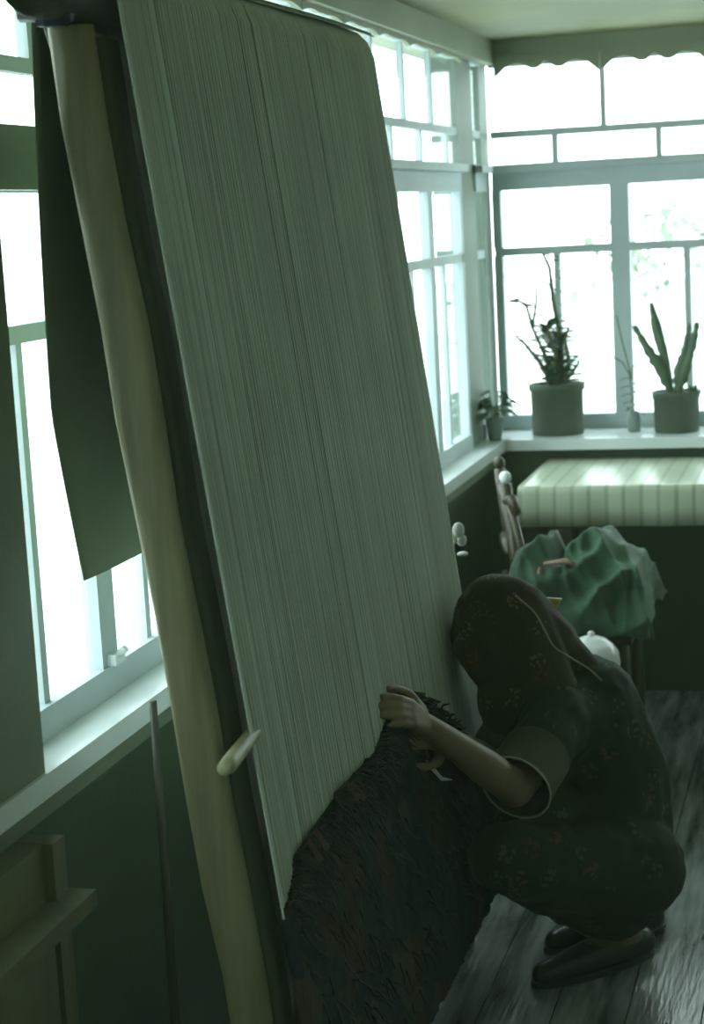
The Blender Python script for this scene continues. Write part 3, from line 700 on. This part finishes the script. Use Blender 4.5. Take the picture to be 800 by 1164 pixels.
hand(bm, wrL, (-.10, -.80, .45), (-.95, 0, -.25), 1, .42)
hand(bm, wrR, (-.18, -.75, .30), (-.92, .1, -.35), -1, .50)
knL = V((-.650, 3.25, .335)); knR = V((-.655, 3.60, .35)); anL = V((-.495, 3.525, .085)); anR = V((-.505, 3.70, .085))
hipL = pel+Lh*.08; hipR = pel-Lh*.08
for hip, kn, an in ((hipL, knL, anL), (hipR, knR, anR)):
    chain(bm, [hip, hip.lerp(kn, .5), kn], [.085, .070, .050]); chain(bm, [kn, kn.lerp(an, .3), kn.lerp(an, .6), an], [.048, .048, .036, .028])
feet = ((V((-.435, 3.60, .035)), V((-.600, 3.445, .022)), anL), (V((-.430, 3.735, .035)), V((-.600, 3.615, .022)), anR))
for he, to, an in feet: chain(bm, [an, he+V((0, 0, .005))], [.030, .026]); chain(bm, [he, he.lerp(to, .55)+V((0, 0, .012)), to], [.026, .030, .018])
body, body_t = fuse('body', bm, skin, wm, .0042, 4)
bm = bmesh.new()
bm.free()
for s in (-1, 1): bm = bmesh.new(); ellipsoid(bm, hp(.071, s*.027, -.002), (.0095, .0095, .0095), rot); obj('eye', bm, hair_m, wm)
bm = bmesh.new(); ellipsoid(bm, hp(.0, 0, .028), (.074, .083, .082), rot); hr, _ = fuse('hair', bm, hair_m, wm, .006, 2, disp=lambda c: .001*noise.noise(c*90))
# shoes
for he, to, an in feet:
    bm = bmesh.new(); d = (to-he).normalized(); s = d.cross(V((0, 0, 1)))
    chain(bm, [he-d*.004, he.lerp(to, .5)+V((0, 0, .006)), to+d*.008], [.034, .037, .027])
    for v in bm.verts: v.co.z = max(v.co.z, .012) if v.co.z > -1 else v.co.z
    shoe, _ = fuse('shoe', bm, shoe_m, wm, .0045, 3)
    bm = bmesh.new(); poly = []
    for k_ in range(24):
        a = k_*2*PI/24; L_ = (to-he).length/2+.040; c = (he+to)/2; t = math.cos(a); poly.append(c+d*t*L_+s*math.sin(a)*(.039+.006*t)); 
    a_ = [bm.verts.new((p.x, p.y, .002)) for p in poly]; b_ = [bm.verts.new((p.x, p.y, .014)) for p in poly]
    bm.faces.new(a_[::-1]); bm.faces.new(b_)
    for i in range(24): bm.faces.new((a_[i], a_[(i+1)%24], b_[(i+1)%24], b_[i]))
    obj('sole', bm, shoe_m, shoe, smooth=False)
# dress
bm = bmesh.new()
chain(bm, [neckb+V((.03, 0, -.045)), chest+V((.012, 0, .012)), mid+V((.018, 0, 0)), pel+V((.0, 0, .015))], [.070, .120, .119, .122])
ellipsoid(bm, (-.490, 3.57, .285), (.122, .148, .160))
ellipsoid(bm, (-.60, 3.50, .50), (.09, .13, .13))
chain(bm, [shR.lerp(chest, .4), shR, shR.lerp(elR, .8)], [.09, .066, .055])
chain(bm, [shL.lerp(chest, .4), shL, shL.lerp(elL, .62)], [.095, .070, .060])
for hip, kn in ((hipL, knL), (hipR, knR)): chain(bm, [hip, hip.lerp(kn, .5), kn+V((.006, 0, .002))], [.115, .098, .068])
chain(bm, [knL+V((.02, .03, -.03)), V((-.565, 3.40, .235)), V((-.48, 3.50, .18))], [.060, .075, .10])
chain(bm, [knR, V((-.58, 3.60, .22)), V((-.48, 3.60, .18))], [.06, .09, .11])
capsule(bm, V((-.60, 3.42, .34)), V((-.56, 3.55, .33)), .09, .11)
def dfold(c): return .006*noise.noise(V((c.x*16, c.y*16, c.z*6)))+.003*noise.noise(c*38)
dress, dress_t = fuse('dress', bm, dress_m, wm, .006, 8, disp=dfold)
bm = bmesh.new()
a = elL-shL; c = shL.lerp(elL, .72); a.normalize(); u1 = a.orthogonal().normalized(); u2 = a.cross(u1)
tube(bm, [c+(u1*math.cos(t*2*PI/24)+u2*math.sin(t*2*PI/24))*.0555 for t in range(25)], .003, 6)
bm.free(); bm = bmesh.new(); rr_ = [.067, .067, .067, .069]
cs = [shL.lerp(elL, t)+V((0, 0, -.003)) for t in (.50, .66, .82, .97)]
tube(bm, cs, rr_, 22, False); tube(bm, cs, [q-.003 for q in rr_], 22, False)
fl_ = obj('sleeve_cuff', bm, mat('olive_lining', (.050,.052,.028), .8, .2, 10), dress); fl_['label'] = 'lighter olive flared cuff at the elbow'
bm = bmesh.new(); c = cs[-1]
tube(bm, [c+(u1*math.cos(t*2*PI/24)+u2*math.sin(t*2*PI/24))*.0680 for t in range(25)], .0022, 6)
o = obj('cuff_edge', bm, piping_m, fl_) if 0 else obj('cuff_edge', bm, piping_m, dress); o['label'] = 'edge of the cuff paled as a highlight'
# headscarf
bm = bmesh.new()
ellipsoid(bm, hp(-.006, 0, .018), (.082, .096, .094), rot)
capsule(bm, hp(.060, 0, .030), hp(.0, 0, .03), .040, .07)                       # brim over the brow
for s in (-1, 1): capsule(bm, hp(.080, s*.056, .025), hp(.076, s*.056, -.10), .027, .030); capsule(bm, hp(.04, s*.056, .02), hp(.03, s*.05, -.10), .032, .034)
chain(bm, [hp(-.02, 0, .0), V((-.60, 3.52, .680)), V((-.515, 3.525, .625))], [.090, .078, .040])
chain(bm, [hp(-.03, .02, -.01), V((-.58, 3.44, .62)), V((-.53, 3.44, .585))], [.075, .060, .04])
ellipsoid(bm, (-.665, 3.48, .60), (.060, .10, .105)); 
scarf, scarf_t = fuse('headscarf', bm, scarf_m, wm, .0055, 7, disp=lambda c: .004*noise.noise(V((c.x*20, c.y*14, c.z*20))))
def hug(pts, trees, lift, n=26):
    out = []
    for i in range(n+1):
        p = along(pts, i/n); best = None
        o_ = V((0, 0, 1.55)); d = (p-o_).normalized()
        for t in trees:
            h = t.ray_cast(o_, d)
            if h[0] is not None and (best is None or h[3] < best[3]): best = h
        if best is None:
            hh = [t.find_nearest(p) for t in trees]; hh = min(hh, key=lambda q: q[3]); out.append(hh[0]+hh[1]*lift)
        else: out.append(best[0]+best[1]*lift)
    for _ in range(2): out = [out[0]]+[(out[i-1]+out[i]*2+out[i+1])/4 for i in range(1, len(out)-1)]+[out[-1]]
    return out
bm = bmesh.new(); tube(bm, hug([(-.640, 3.46, .80), (-.60, 3.46, .765), (-.565, 3.44, .70), (-.50, 3.46, .655), (-.475, 3.46, .63)], [scarf_t, dress_t], .001), .0022, 6)
tube(bm, hug([(-.70, 3.44, .822), (-.65, 3.46, .822), (-.60, 3.48, .79), (-.53, 3.50, .715), (-.47, 3.52, .65)], [scarf_t, dress_t], .001), .0022, 6) if 0 else None
o = obj('scarf_hem', bm, piping_m, scarf); o['label'] = 'piped hem of the headscarf paled as a rim highlight'
bm = bmesh.new(); v0, v1, v2 = V((-.605, 3.56, .775)), V((-.563, 3.56, .772)), V((-.583, 3.545, .735)); 
th = V((0, .006, 0)); A = [bm.verts.new(p) for p in (v0, v1, v2)]; B = [bm.verts.new(p+th) for p in (v0, v1, v2)]
bm.faces.new(A); bm.faces.new(B[::-1])
for i in range(3): bm.faces.new((A[i], A[(i+1)%3], B[(i+1)%3], B[i]))
o = obj('scarf_corner', bm, yel, scarf, smooth=False); o['label'] = 'yellowish corner of cloth standing up'
# knife in the lower hand
kn_ = empty('hooked_knife', (-.72, 3.08, .56), 'small hooked knife held in the weaver\'s lower hand', 'knife')
kp = wrR+V((-.035, -.075, .02))
bm = bmesh.new(); tube(bm, [kp+V((.0, 0, .03)), kp+V((.012, .01, -.04))], [.007, .008], 8); obj('handle', bm, chair_m, kn_)
bm = bmesh.new(); tube(bm, [kp+V((.012, .01, -.04)), kp+V((.022, .02, -.062)), kp+V((.034, .034, -.085)), kp+V((.052, .040, -.088))], [.006, .006, .005, .001], 6, True, .3); obj('blade', bm, steel, kn_)
